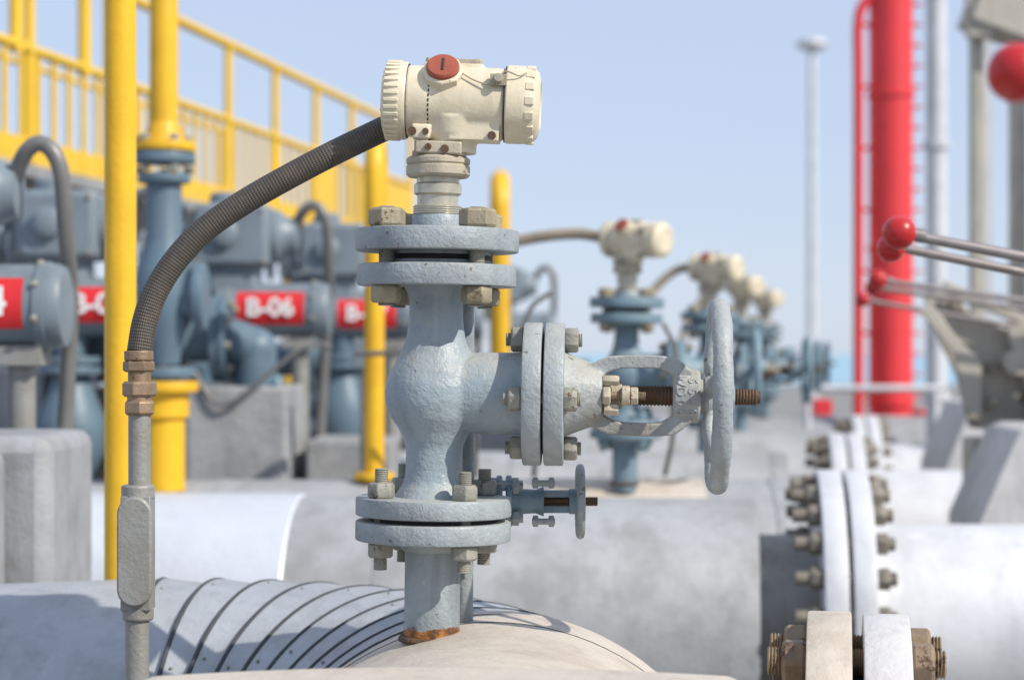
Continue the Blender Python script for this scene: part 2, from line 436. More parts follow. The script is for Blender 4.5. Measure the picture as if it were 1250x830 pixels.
    for i in range(46):
        a = 2*math.pi*i/46; rot = Matrix.Rotation(a, 3, 'X')
        dash.append(g_box(rot @ Vector((-.012, 0, .0429)), (.0018, .0034, .0018), rot))
    mk('nameplate_seam', dash, 'dark', t)
    d = Vector((0,-.78,.625)).normalized(); base = Vector((.004,0,.006))
    tilt = Matrix.Rotation(math.atan2(d.z, -d.y)*-1, 3, 'X')
    mk('port_boss', [g_lathe([(.0255,.034),(.0255,.046),(.023,.048)], base, d, 8)], 'cream', t, bev=.001)
    mk('port_plug', [g_lathe([(.0200,.046),(.0200,.052),(.018,.0545),(.012,.0550)], base, d, 40)], 'plug', t)
    mk('plug_slot', [g_box(base+d*.0552, (.0028,.0012,.020), tilt)], 'dark', t)
    mk('top_screws', [g_hex(mm(-14,-6,46), Z, .006, .007), g_hex(mm(44,-6,46), Z, .006, .007), g_box(mm(22,0,49), (.045,.026,.006))], 'creamd', t, bev=.0008)
    mk('ground_clamp', [g_box(mm(72,-42,24), (.020,.010,.014)), g_cyl(mm(72,-42,24), mm(72,-53,26), .0055)], 'creamd', t, bev=.001)
    mk('seal_wire', [g_sweep(smoothpath([mm(20,-34,36), mm(40,-41,24), mm(60,-46,18), mm(72,-48,24)], 6), .0010, 6),
                     g_sweep(smoothpath([mm(72,-48,24), mm(80,-48,34), mm(96,-42,30), mm(104,-36,34)], 6), .0010, 6)], 'creamd', t)
    mk('small_screws', [g_cyl(mm(-30,-32,-40), mm(-30,-38,-40), .005), g_cyl(mm(-14,-32,-40), mm(-14,-38,-40), .004), g_cyl(mm(66,-32,-42), mm(66,-38,-42), .005),
                        g_cyl(mm(10,-24,-60), mm(10,-37,-60), .005), g_cyl(mm(-10,-24,-58), mm(-10,-37,-58), .004)], 'rust', t)
    mk('lower_clamp', [g_box(mm(2,-14,-58), (.056,.040,.015))], 'creamd', t, bev=.002)
    return p

valve = build_valve()
valve.location = (-.098, 2.5, H-.343); valve.rotation_euler = (0, math.radians(.8), math.radians(-2.5))

# drain valve (small needle valve behind the riser)
dv = empty('small_drain_valve', (-.020, 2.585, H-.186))
mk('body', [g_cyl(mm(-40,0,0), mm(0,0,0), .020, seg=32, ch=.002), g_cyl(mm(0,0,0), mm(8,0,0), .033, seg=40, ch=.002), g_cyl(mm(12,0,0), mm(20,0,0), .033, seg=40, ch=.002),
            g_lathe([(.020,.02),(.016,.03),(.015,.05),(.019,.06)], axis=X, seg=32), g_box(mm(75,0,10), (.040,.016,.008)), g_box(mm(75,0,-10), (.040,.016,.008)),
            g_cyl(mm(92,0,0), mm(102,0,0), .016, seg=32, ch=.001)], 'blue2', dv)
mk('bolts', [g_cyl(mm(-12,y,z), mm(34,y,z), .0055) for y in (-19,19) for z in (-20,20)]+[g_hex(mm(x,y,z), X, .010, .009) for x in (-9,20) for y in (-19,19) for z in (-20,20)]
   +[g_cyl(mm(45,-16,z), mm(74,-16,z), .004) for z in (-24,24)]+[g_hex(mm(x,-10,z), X, .008, .007) for x in (46,66) for z in (-24,24)], 'flange', dv)
mk('handwheel', [g_torus(mm(106,0,0), X, .042, .0055, 48, 10)]+[g_cyl(mm(105,0,0), mm(106,0,0)+Vector((0,math.cos(a),math.sin(a)))*.042, .004) for a in (.4,2.5,4.6)], 'flange', dv)
mk('stem', g_thread(mm(60,0,0), mm(128,0,0), .006, .0024), 'rust', dv)
mk('impulse_pipe', [g_cyl(mm(-40,0,-190), mm(-40,0,20), .011), g_cyl(mm(-40,0,18), mm(-40,0,300), .0125), g_cyl(mm(-78,0,0), mm(-36,0,0), .012), g_sphere(mm(-40,0,0), .022)], 'flange', dv)

# conduit with flexible hose
cd = empty('flexible_conduit', (0, 0, H))
hp = [(-150,2525,281),(-178,2520,267),(-225,2512,243),(-275,2508,216),(-325,2505,187),(-371,2500,155),(-405,2495,120),(-431,2490,80),(-445,2485,41),(-451,2480,2)]
mk_hose('hose', [mm(*q) for q in hp], .0155, cd)
mk('hose_gland', g_cyl(mm(-157,2526,285), mm(-128,2528,296), .020, seg=32, ch=.002), 'creamd', cd)
x0, y0 = -452, 2480
mk('brass_fittings', [g_cyl(mm(x0,y0,-8), mm(x0,y0,4), .0175, seg=32, ch=.001), g_hex(mm(x0,y0,-22), Z, .0195, .014), g_cyl(mm(x0+1,y0,-34), mm(x0+1,y0,-21), .014),
      g_hex(mm(x0+1,y0,-52), Z, .021, .019, .3), g_cyl(mm(x0+1,y0,-57), mm(x0+1,y0,-50), .015), g_hex(mm(x0+1,y0,-74), Z, .020, .018, .7)], 'brass', cd, bev=.0008)
mk('conduit_pipe', [g_cyl(mm(x0+1,y0,-162), mm(x0+1,y0,-72), .0135), g_cyl(mm(x0-2,y0,-1650), mm(x0-2,y0,-320), .0145)], 'conduit', cd)
mk('conduit_body', [g_cyl(mm(x0-1,y0,-176), mm(x0-1,y0,-158), .020, seg=32, ch=.002), g_box(mm(x0-1,y0,-240), (.036,.036,.138)), g_cyl(mm(x0-1,y0,-322), mm(x0-1,y0,-305), .019, seg=32, ch=.002)], 'conduit', cd, bev=.008)
def stadium(c, w, h, t):
    out = []
    n = 12
    for i in range(n+1):
        a = math.pi*i/n; out.append((c[0]+w/2*math.cos(a), c[2]+h/2-w/2+w/2*math.sin(a)))
    for i in range(n+1):
        a = math.pi+math.pi*i/n; out.append((c[0]+w/2*math.cos(a), c[2]-h/2+w/2+w/2*math.sin(a)))
    m = len(out); vs = [Vector((x, c[1]-t/2, z)) for x, z in out]+[Vector((x, c[1]+t/2, z)) for x, z in out]
    fs = [tuple(range(m)), tuple(reversed(range(m, 2*m)))]+[(i, (i+1) % m, (i+1) % m+m, i+m) for i in range(m)]
    return vs, fs
mk('conduit_cover', stadium(mm(x0-1, y0-21, -237), .042, .132, .012), 'conduit', cd, bev=.003)

# ------------------------------------------------------------------ main pipes
def elbow_pipe(name, ex, ey, R=.30, RB=.5, left=3.0, mat='cladb', gores=10):
    p = empty(name, (0,0,0)); zc = H-.345-R
    cx, cy = ex-RB, ey
    path, rad = [], []
    for i in range(12):
        path.append(Vector((cx-left+left*i/12, cy+RB, zc))); rad.append(R)
    seams = []
    for gidx in range(gores):
        for k in range(5):
            a = math.pi/2*(gidx+(k/4.06 if k else 0))/gores
            path.append(Vector((cx+RB*math.sin(a), cy+RB*math.cos(a), zc)))
            rad.append(R+(0 if k == 4 else .0085-.0070*k/3))
        seams.append(math.pi/2*gidx/gores)
    seams.append(math.pi/2)
    path.append(Vector((ex, ey-.01, zc))); rad.append(R)
    path.append(Vector((ex, ey-.9, zc))); rad.append(R)
    mk('cladding', g_sweep(path, rad, 128), mat, p, ang=20)
    g, rv = [], []
    for a in seams:
        c = Vector((cx+RB*math.sin(a), cy+RB*math.cos(a), zc)); ax = Vector((math.cos(a), -math.sin(a), 0))
        g.append(g_torus(c-ax*.0015, ax, R+.0062, .0042, 96, 8))
        rdir = Vector((math.sin(a), math.cos(a), 0))
        for b in (20, 60, 95, 130):
            bb = math.radians(b+random.uniform(-6,6)); q = c+ax*.012+(rdir*math.cos(bb)+Vector((0,0,1))*math.sin(bb))*(R+.0070)
            rv.append(g_sphere(q, .0026, 10))
    mk('seam_bands', g, 'seam', p); mk('rivets', rv, 'conduit', p)
    return p
ep = elbow_pipe('insulated_elbow_pipe', -.025, 2.56, R=.315)
mk('saddle_plate', [g_sweep([Vector((-.025, y, H-.660)) for y in (2.70,2.68,2.3,1.9)], [.3215,.3245,.3245,.3245], 96)], 'beige', ep)

jk = empty('insulation_jacket_box')
n = 40; vs, fs = [], []
for yy in (1.15, 2.02, 2.05):
    for i in range(n+1):
        x = -.37+.60*i/n; t = (x+.07)/.30
        z = H-.309-.010*t*t-(.004 if yy > 2.03 else 0)
        if i in (0, n): z -= .006
        vs.append(Vector((x, yy, z)))
for yy in (1.15, 2.05):
    for x in (-.37, .23): vs.append(Vector((x, yy, H-.75)))
for r in range(2):
    for i in range(n): fs.append((r*(n+1)+i, r*(n+1)+i+1, (r+1)*(n+1)+i+1, (r+1)*(n+1)+i))
b0 = 3*(n+1)
fs.append(tuple(range(0, n+1))+(b0+1, b0)); fs.append(tuple(range(2*(n+1), 3*(n+1)))+(b0+3, b0+2))
fs.append((0, n+1, 2*(n+1), b0+2, b0)); fs.append((n, 2*n+1, 3*n+2, b0+3, b0+1)); fs.append((b0, b0+1, b0+3, b0+2))
mk('sheet', (vs, fs), 'beige', jk, ang=25)
mk('legs', [g_box((x, y, (H-.75)/2), (.06,.06,H-.75)) for x in (-.3,.16) for y in (1.3,1.9)], 'conc', jk)

def straight_pipe(name, y, fx, xl, xr, lmat='clad', alu=False, rz=-6):
    """origin at the flange joint"""
    p = empty(name, (fx, y, 0), (0,0,math.radians(rz))); zc = H-.645
    xl -= fx; xr -= fx
    e = -.14
    mk('cladding', g_lathe([(.296,0),(.30,.004),(.30,e-xl-.01),(.293,e-xl)], (xl,0,zc), X, 96), lmat, p)
    mk('cladding_bands', [g_lathe([(.3022,0),(.3022,.02)], (x,0,zc), X, 96) for x in [xl+.9*i for i in range(1, int((e-xl)/.9)+1)]], lmat, p)
    if alu:
        mk('bright_cladding', g_lathe([(.302,0),(.306,.003),(.306,.642),(.302,.647)], (-1.127-fx-.03,0,zc), X, 96), 'alu', p)
    mk('left_spool', g_cyl((e-.02,0,zc), (0,0,zc), .215, seg=80), 'conduit', p)
    mk('right_spool', g_lathe([(.262,0),(.255,.02),(.243,.06),(.243,xr-.11)], (.11,0,zc), X, 96), 'white', p)
    mk('girth_weld', g_lathe([(.2432,0),(.2455,.004),(.2455,.012),(.2432,.016)], (.60,0,zc), X, 96), 'white', p)
    mk('flanges', [g_disc((0,0,zc), X, .370, .054, .004, 96), g_disc((.065,0,zc), X, .370, .052, .004, 96)], 'white', p)
    mk('gasket', g_cyl((.05,0,zc), (.07,0,zc), .30, seg=80), 'dark', p)
    nu, st = [], []
    N = 24
    for k in range(N):
        a = 2*math.pi*(k+.3)/N; dy, dz = .335*math.cos(a), .335*math.sin(a)
        nu += [g_hex((-.030,dy,zc+dz), X, .026, .030, random.random()), g_hex((.117,dy,zc+dz), X, .026, .030, random.random())]
        st.append(g_cyl((-.058-random.random()*.008,dy,zc+dz), (.158+random.random()*.008,dy,zc+dz), .016, seg=12, ch=.003))
    mk('nuts', nu, 'nutg', p, bev=.002); mk('studs', st, 'nutg', p)
    mk('supports', [g_box((x,0,(zc-.25)/2), (.2,.5,zc-.25)) for x in (xl+.7, .9, xr-.5)], 'conc', p, bev=.01)
    return p
straight_pipe('flanged_header_pipe', 4.87, .722, -1.2, 4.5, alu=True, rz=-5)
straight_pipe('flanged_header_pipe', 7.15, 1.10, -4.5, 6, rz=-5)
straight_pipe('flanged_header_pipe', 9.2, 1.52, -4.5, 8, rz=-5)

ip = empty('insulated_pipe', (0,5.62,0))
mk('cladding', g_lathe([(.296,0),(.30,.004),(.30,4.5),(.27,4.58),(.18,4.63),(.05,4.65)], (-3.6,0,H-.645), X, 96), 'clad', ip)
mk('saddle', g_lathe([(.304,0),(.304,.42)], (.10,0,H-.645), X, 96), 'beige', ip)
mk('bands', [g_lathe([(.3025,0),(.3025,.02)], (x,0,H-.645), X, 96) for x in (-2.6,-1.7,-.8,-.1,.7)], 'clad', ip)
mk('supports', [g_box((x,0,(H-.895)/2), (.2,.3,H-.895)) for x in (-2,-.5,.6)], 'conc', ip)

# near flange joint at lower right
nf = empty('foreground_flange_joint', (.372,2.58,0), (0,0,math.radians(-9))); zc = H-.585
mk('beige_flange', g_disc((0,0,zc), X, .26, .055, .003, 96), 'beige', nf)
mk('white_flange', g_disc((.069,0,zc), X, .258, .057, .003, 96), 'concw', nf)
mk('gasket', g_cyl((.05,0,zc), (.08,0,zc), .20, seg=64), 'dark', nf)
mk('pipe_barrel', [g_cyl((-.09,0,zc), (.01,0,zc), .15, seg=64), g_cyl((.12,0,zc), (1.25,0,zc), .15, seg=64)], 'white', nf)
nu, st = [], []
for k in range(12):
    a = 2*math.pi*(k+.5)/12+math.radians(91); dy, dz = .215*math.cos(a), .215*math.sin(a)
    nu += [g_hex((-.030,dy,zc+dz), X, .029, .030, k), g_hex((.1265,dy,zc+dz), X, .028, .028, k*.6)]
    st += [g_thread((-.048,dy,zc+dz), (.168,dy,zc+dz), .018, .004)]
mk('nuts', nu, 'nutr', nf, bev=.002); mk('studs', st, 'nutr', nf)
mk('pedestal', g_box((.6,0,(zc-.14)/2), (.2,.3,zc-.14)), 'conc', nf, bev=.01)

# repeated valves down the row
def place(loc, rz, hose):
    v = dup(valve, loc)
    for c in v.children:
        if c.name.startswith('transmitter_head'):
            c.rotation_euler = (0, math.radians(2), math.radians(rz))
        if c.type == 'MESH' and c.name.startswith(('valve_body','bonnet_yoke','yoke_hub','riser_pipe','lower_fl','body_','bonnet_fl','branch_fl','handwheel','blind')):
            c.data = c.data.copy(); c.data.materials[0] = M['blue2']
    mk_hose('hose', [Vector(q) for q in hose], .0155, v, mat='beigehose')
place((.302, 5.5, H-.343), -38, [(-.05,.05,.655),(-.14,.07,.668),(-.26,.08,.655),(-.38,.08,.62),(-.5,.08,.52),(-.55,.08,.3),(-.56,.08,-.1)])
place((.686, 7.2, H-.348), -38, [(-.05,.05,.655),(-.12,.07,.64),(-.2,.05,.56),(-.27,.0,.4),(-.3,.0,.1),(-.3,0,-.2)])
place((1.03, 9.25, H-.346), -60, [(-.05,.05,.655),(-.12,.07,.64),(-.2,.05,.56),(-.27,.0,.4),(-.3,.0,.1),(-.3,0,-.2)])
place((1.40, 11.4, H-.343), -60, [(-.05,.05,.655),(-.12,.07,.64),(-.2,.05,.56),(-.27,.0,.4),(-.3,.0,.1),(-.3,0,-.2)])
ip2 = empty('insulated_pipe', (0,11.45,0))
mk('cladding', g_lathe([(.296,0),(.30,.004),(.30,12)], (-5,0,H-.645), X, 64), 'clad', ip2)
mk('supports', [g_box((x,0,(H-.9)/2), (.3,.4,H-.9)) for x in (-3,0,3,6)], 'conc', ip2)

# thin instrument tubing along the pipe tops
tb = empty('instrument_tubing', (0,0,H))
mk('tubes', [g_sweep(smoothpath(q, 8), .007, 10) for q in (
    [(.06,5.62,-.335),(.06,5.5,-.25),(.02,5.4,-.1),(.02,5.4,.02),(.05,5.4,.12),(.10,5.4,.16)],
    [(-.10,5.62,-.335),(-.10,5.5,-.2),(-.12,5.4,-.05),(-.2,5.4,.0),(-.42,5.5,.0)],
    [(.42,5.62,-.33),(.43,5.45,-.2),(.43,5.4,.0),(.40,5.4,.08)],
    [(-.95,6.0,-.02),(-.85,5.98,-.15),(-.7,5.97,-.05),(-.6,6.0,.03),(-.55,6.2,.02)])], 'cable', tb)
mk('junction_boxes', [g_box((.06,5.42,-.20), (.05,.05,.07)), g_box((-.43,6.0,.0), (.07,.06,.09)), g_box((-.16,6.9,-.12), (.16,.12,.20)), g_box((.20,7.9,-.10), (.2,.12,.16))], 'act', tb, bev=.006)
mk('box_stands', [g_cyl((-.43,6.0,-1.7), (-.43,6.0,-.04), .015), g_cyl((-.16,6.9,-1.7), (-.16,6.9,-.2), .03), g_cyl((.20,7.9,-1.7), (.20,7.9,-.17), .03)], 'conduit', tb)

# ------------------------------------------------------------------ vent line, yellow posts
vl = empty('yellow_vent_pipe', (0,0,H))
up = [(-.631,3.3,-1.7),(-.631,3.3,-.5),(-.631,3.3,.3),(-.631,3.3,.70),(-.64,3.36,.92),(-.68,3.6,1.0),(-.86,5.0,1.25),(-.925,5.34,1.26),(-.935,5.5,1.12),(-.935,5.5,.9),(-.935,5.5,.6)]
mk('gooseneck', g_sweep(smoothpath(up, 6), [.0255]*37+[.0255+.0125*min(1,i/12) for i in range(24)], 32), 'yellow', vl)
vs_ = empty('vent_block_valve', (-.935,5.5,0), (0,0,0), vl); vs_.scale = (1.41,)*3
mk('drop_flange', [g_disc((.0,0,.385), Z, .060, .018), g_cyl((0,0,.40), (0,0,.44), .040, .029)], 'yellow', vs_)
mk('isolation_valve', [g_disc((0,0,.362), Z, .060, .020), g_disc((0,0,.325), Z, .050, .018),
     g_lathe([(.030,-.02),(.034,.02),(.05,.06),(.060,.12),(.05,.17),(.034,.22),(.034,.34)], (0,0,0), Z, 40),
     g_disc((0,0,-.045), Z, .06, .02), g_lathe([(.040,-.07),(.045,.0),(.045,.07)], (0,0,.11), X, 40),
     g_disc((.06,0,.11), X, .065, .02)], 'blue', vs_)
mk('valve_bolts', [g_hex((.05*math.cos(a),.05*math.sin(a),z), Z, .009, .012) for a in (.5,1.7,2.9,4.1,5.3) for z in (.345,.403,-.065)], 'nut', vs_)
mk('lower_pipe', [g_disc((0,0,-.072), Z, .066, .02), g_cyl((0,0,-.26), (0,0,-.06), .040), g_cyl((0,0,-.12), (0,0,-.07), .048)], 'yellow', vs_)

for (px, y, top, r, bot) in ((-.375, 5.58, .585, .0275, -.352), (-.055, 9.35, .806, .046, -.37)):
    yb = empty('yellow_vent_post', (0,0,H)); q = r*3.2
    path = [Vector((px,y,bot)), Vector((px,y,0)), Vector((px,y,top-q-.05))]+[Vector((px,y+q-q*math.cos(a),top-q+q*math.sin(a))) for a in [math.pi*i/14 for i in range(15)]]+[Vector((px,y+2*q,top-q-.18))]
    mk('pipe', g_sweep(path, r, 28), 'yellow', yb)
    mk('base_flange', g_disc((px,y,bot+.01), Z, r*2, .02), 'yellow', yb)

# ------------------------------------------------------------------ platform railing
rl = empty('yellow_platform_railing', (0,0,H))
def lp(d, off=0): return Vector((-1.64+.18*(d-10)-off, d, 0))
D0, D1 = 6.6, 15.0
def railg(z, r, off=0): return g_cyl(lp(D0,off)+Vector((0,0,z)), lp(D1,off)+Vector((0,0,z)), r, seg=16)
g = [railg(1.63,.026), railg(1.23,.022)]
d = D0
while d <= D1+.01:
    g.append(g_cyl(lp(d)+Vector((0,0,.78)), lp(d)+Vector((0,0,1.63)), .022, seg=12)); d += .84
g.append(g_cyl(lp(8.15)+Vector((0,0,1.2)), lp(8.15)+Vector((0,0,2.6)), .03, seg=12))
g.append(g_cyl(lp(8.85)+Vector((0,0,1.2)), lp(8.85)+Vector((0,0,2.6)), .03, seg=12))
mk('rails_and_posts', g, 'yelrail', rl)
g = []; d = D0
while d < D1:
    g.append(g_cyl(lp(d)+Vector((0,0,.8)), lp(d)+Vector((0,0,1.23)), .013, seg=8)); d += .16
mk('balusters', g, 'yelrail', rl)
rot = Matrix.Rotation(-math.atan(.18), 3, 'Z')
mid = lp((D0+D1)/2); L = (D1-D0)*1.02
mk('toe_board', [g_box(mid+Vector((0,0,.80)), (.012, L, .14), rot)], 'yelrail', rl)
mk('far_panels', [g_box(lp(14.2)+Vector((0.02,0,.98)), (.012, 1.5, .42), rot), g_box(lp(12.6)+Vector((0.02,0,.98)), (.012, .5, .42), rot)], 'yelrail', rl)
mk('deck', [g_box(mid+Vector((-.7,0,.74)), (1.4, L, .05), rot)], 'conc', rl)
mk('deck_legs', [g_cyl(lp(dd, o)+Vector((0,0,-1.7)), lp(dd, o)+Vector((0,0,.72)), .05) for dd in (6.8, 9.5, 12.2, 14.8) for o in (.08, 1.3)], 'yelrail', rl)
mk('rear_rail', [railg(1.63,.02,1.38)]+[g_cyl(lp(dd,1.38)+Vector((0,0,.76)), lp(dd,1.38)+Vector((0,0,1.63)), .02, seg=10) for dd in [6.6+1.68*i for i in range(6)]], 'yelrail', rl)

# ------------------------------------------------------------------ electric actuators
def actuator(loc, label, rot=0, lab=True):
    p = empty('electric_valve_actuator', loc, (0,0,rot))
    mk('motor_barrel', [g_lathe([(.070,-.185),(.084,-.180),(.088,-.170),(.088,-.150),(.093,-.149),(.093,-.132),(.086,-.131),(.086,.120),(.092,.121),(.092,.140),(.088,.141),(.087,.160),(.080,.172),(.060,.176)], axis=X, seg=56)], 'act', p)
    mk('barrel_bolts', [g_hex((x,.090*math.cos(a),.090*math.sin(a)), X, .010, .012) for x in (-.150,.119) for a in [k*math.pi/4+.3 for k in range(8)]], 'nut', p)
    mk('gear_housing', [g_box((-.13,.02,.235), (.24,.22,.20)), g_box((-.13,.02,.10), (.16,.16,.12))], 'act', p, bev=.022)
    mk('housing_cover', [g_lathe([(.085,0),(.085,.02),(.075,.03),(.06,.055),(.055,.08),(.03,.085)], (-.01,.02,.235), X, 40), g_lathe([(.05,0),(.05,.03),(.04,.04)], (-.16,.02,.335), Z, 32),
                         g_lathe([(.045,0),(.045,.02),(.03,.03)], (-.15,-.09,.24), (0,-1,0), 32)], 'act', p)
    mk('housing_screws', [g_hex((x,-.09,z), (0,-1,0), .008, .007) for x in (-.235,-.03) for z in (.155,.315)], 'nut', p)
    mk('valve_column', [g_lathe([(.045,-.12),(.05,-.06),(.06,-.02)], (-.1,0,-.02), Z, 32), g_disc((-.1,0,-.165), Z, .09, .022), g_disc((-.1,0,-.195), Z, .09, .022),
                        g_lathe([(.05,0),(.07,-.06),(.10,-.13),(.10,-.22),(.06,-.3)], (-.1,0,-.195), Z, 40)], 'blue', p)
    mk('post', [g_cyl((.08,0,-1.75), (.08,0,-.05), .028), g_box((.08,0,-.10), (.10,.10,.04))], 'conduit', p)
    mk('cable_conduit', g_sweep(smoothpath([(.05,.02,.235),(.09,-.02,.31),(.13,-.03,.33),(.165,-.03,.28),(.17,-.0,.15),(.165,.06,.04),(.15,.12,-.1),(.12,.12,-.6)], 8), .017, 14), 'cable', p)
    mk('handwheel', [g_torus((-.30,.02,.24), X, .10, .010, 48, 10), g_cyl((-.30,.02,.24), (-.24,.02,.24), .018)]+[g_cyl((-.30,.02,.24), (-.30,.02+.1*math.cos(a),.24+.1*math.sin(a)), .007) for a in (.4,2.5,4.6)], 'act', p)
    if lab:
        vs, fs = [], []
        for i in range(11):
            a = math.radians(-36+72*i/10+4)
            for x in (-.112, .100): vs.append(Vector((x, -.0875*math.cos(a), .0875*math.sin(a))))
        fs = [(2*i, 2*i+1, 2*i+3, 2*i+2) for i in range(10)]
        mk('tag_plate', (vs, fs), 'label', p)
        t = text('tag_number', label, .080, (-.006, -.0905, .006), (math.radians(90), 0, 0), 'whitel', p, .0005)
        t.data.offset = .0022
    return p
actuator((-1.085, 4.2, H+.097), 'B-04')
actuator((-1.18, 5.95, H+.136), 'B-05')
actuator((-.752, 6.5, H+.138), 'B-06')
actuator((-.520, 7.5, H+.140), 'B-07')
actuator((-.30, 9.0, H+.15), 'B-08')
for (x, y, z) in ((-1.75, 8.1, .16), (-1.25, 8.6, .17), (-.8, 9.3, .2), (-2.1, 9.4, .2), (.06, 11.2, .14)):
    actuator((x, y, H+z), 'B-09', lab=False)

def ballvalve(loc, s=1):
    p = empty('blue_flanged_valve', loc); p.scale = (s,s,s)
    mk('body', [g_sphere((0,0,0), .10), g_cyl((-.16,0,0), (.16,0,0), .07), g_cyl((0,0,0), (0,0,.17), .04)], 'blue', p, fuse=.006)
    mk('flanges', [g_disc((x,0,0), X, .13, .022) for x in (-.19,-.165,.145,.17)]+[g_disc((0,0,.15), Z, .06, .02)], 'blue', p)
    mk('bolts', [g_hex((x,.105*math.cos(a),.105*math.sin(a)), X, .014, .02) for x in (-.21,.19) for a in [k*math.pi/4+.2 for k in range(8)]], 'nut', p)
    mk('line_pipe', [g_cyl((-.9,0,0), (-.19,0,0), .065), g_cyl((.19,0,0), (.27,0,-.03), .065), g_sphere((.27,0,-.03), .065), g_cyl((.27,0,-.03), (.27,0.12,-1.6), .065)], 'blue', p)
    mk('foot', g_cyl((0,0,-1.6), (0,0,-.06), .04), 'conduit', p)
ballvalve((-1.04, 6.14, H+.045))
ballvalve((-.62, 7.9, H-.02))
ballvalve((-1.4, 7.6, H-.02))

def block(name, c, s, mat='conc', bev=.012):
    p = empty(name); mk('block', g_box(c, s), mat, p, bev=bev); return p
for (xa, xb, ya, yb_, top) in ((-1.36,-.99,6.3,6.9,H-.10), (-.98,-.66,6.0,6.6,H-.095), (-.62,-.36,6.15,6.6,H-.26), (-2.2,-1.38,6.05,6.8,H-.05), (-.3,.1,8.0,8.6,H-.08)):
    block('concrete_pedestal', ((xa+xb)/2, (ya+yb_)/2, top/2), (xb-xa, yb_-ya, top))
for (xa, xb, ya, yb_, top) in ((-1.5,-.815,3.62,4.0,H-.145), (-1.5,-.885,3.42,3.6,H-.16)):
    block('gray_equipment_cabinet', ((xa+xb)/2, (ya+yb_)/2, top/2), (xb-xa, yb_-ya, top), 'clad', .03)

# ------------------------------------------------------------------ right side
rs = empty('red_standpipe_tower', (0,0,H))
mk('column', [g_cyl((2.22,12,-1.7), (2.22,12,3.2), .128, seg=48)]+[g_cyl((2.22,12,z), (2.22,12,z+.03), .14, seg=48) for z in (-.3,.6,1.5,2.4)], 'red', rs)
side = smoothpath([(2.02,11.95,-1.7),(2.02,11.95,-.5),(2.02,11.95,.6),(2.02,11.95,1.6),(2.02,11.95,1.93),(2.06,11.95,2.05),(2.16,11.95,2.10),(2.3,11.95,2.10)], 6)
mk('side_pipe', g_sweep(side, .030, 16), 'red', rs)
mk('brackets', [g_box((2.08,11.97,z), (.16,.03,.02)) for z in [-.6+.36*i for i in range(8)]]+[g_box((2.37,11.97,z), (.05,.05,.012)) for z in [-.6+.12*i for i in range(30)]], 'red', rs)
mk('base_box', [g_box((2.42,11.6,-.36), (.26,.3,.09)), g_box((1.75,11.6,-.30), (.1,.2,.09))], 'red', rs, bev=.005)

wp = empty('white_riser_pipe', (0,0,H))
mk('pipe', [g_cyl((2.28,11.0,-1.7), (2.28,11.0,3), .056)]+[g_cyl((2.28,11,z), (2.28,11,z+.04), .072) for z in (-.25,1.1,2.2)], 'white', wp)

fr = empty('loading_frame', (0,0,H))
mk('posts', [g_box((2.04,9.0,-.15), (.045,.10,3.1)), g_box((2.235,9.05,.9), (.05,.14,5)), g_box((2.40,8.9,.6), (.18,.10,5))], 'beigef', fr, bev=.004)
mk('top_plates', [g_box((2.20,9.0,1.55), (.34,.30,.34), Matrix.Rotation(math.radians(20),3,'Y')), g_box((2.03,8.9,1.52), (.12,.05,.30))], 'beigef', fr, bev=.01)
mk('white_panel', [g_box((2.2,9.6,.75), (.09,.04,2.6))], 'white', fr)

def lever(loc, ball_r, length, drop, name='lever_valve', ang=0, double=True):
    p = empty(name, loc, (0,0,ang))
    mk('knob', g_sphere((0,0,0), ball_r, 40), 'redknob', p)
    e = Vector((length, 0, -drop))
    g = [g_cyl((ball_r*.7,0,-ball_r*.15), e, ball_r*.30, ball_r*.36, seg=20), g_cyl((ball_r*.85,0,-.003), Vector((ball_r*1.5,0,-.006)), ball_r*.42, seg=20)]
    mk('lever_rod', g, 'rod', p)
    if double:
        o = Vector((-.004,.05,-.022))
        mk('rear_knob', g_sphere(o, ball_r*.85, 32), 'redknob', p)
        mk('rear_rod', g_cyl(o+Vector((ball_r*.6,0,0)), e+o, ball_r*.28, seg=16), 'rod', p)
    mk('clevis', [g_box(e+Vector((0,-.02,-.02)), (.06,.012,.10)), g_box(e+Vector((0,.06,-.02)), (.06,.012,.10)), g_cyl(e+Vector((0,-.04,0)), e+Vector((0,.08,0)), .014)], 'beigef', p, bev=.003)
    mk('stem_body', [g_lathe([(.03,0),(.03,-.08),(.06,-.10),(.06,-.13),(.05,-.14),(.05,-.26),(.09,-.27),(.09,-.30),(.07,-.31),(.07,-.5)], e+Vector((0,.02,-.03)), Z, 40)], 'beigef', p)
    mk('stand', g_cyl(e+Vector((0,.02,-.4)), (e.x, .02, -loc[2]), .05), 'conduit', p)
    return p
lever((.624,3.3,H+.195), .0275, .46, .089)
lever((1.075,6.02,H+.218), .029, .56, .080)
lever((1.062,6.2,H+.165), .022, .60, .105, double=False)
lever((.345,1.40,H+.192), .0205, .30, -.06, double=False)

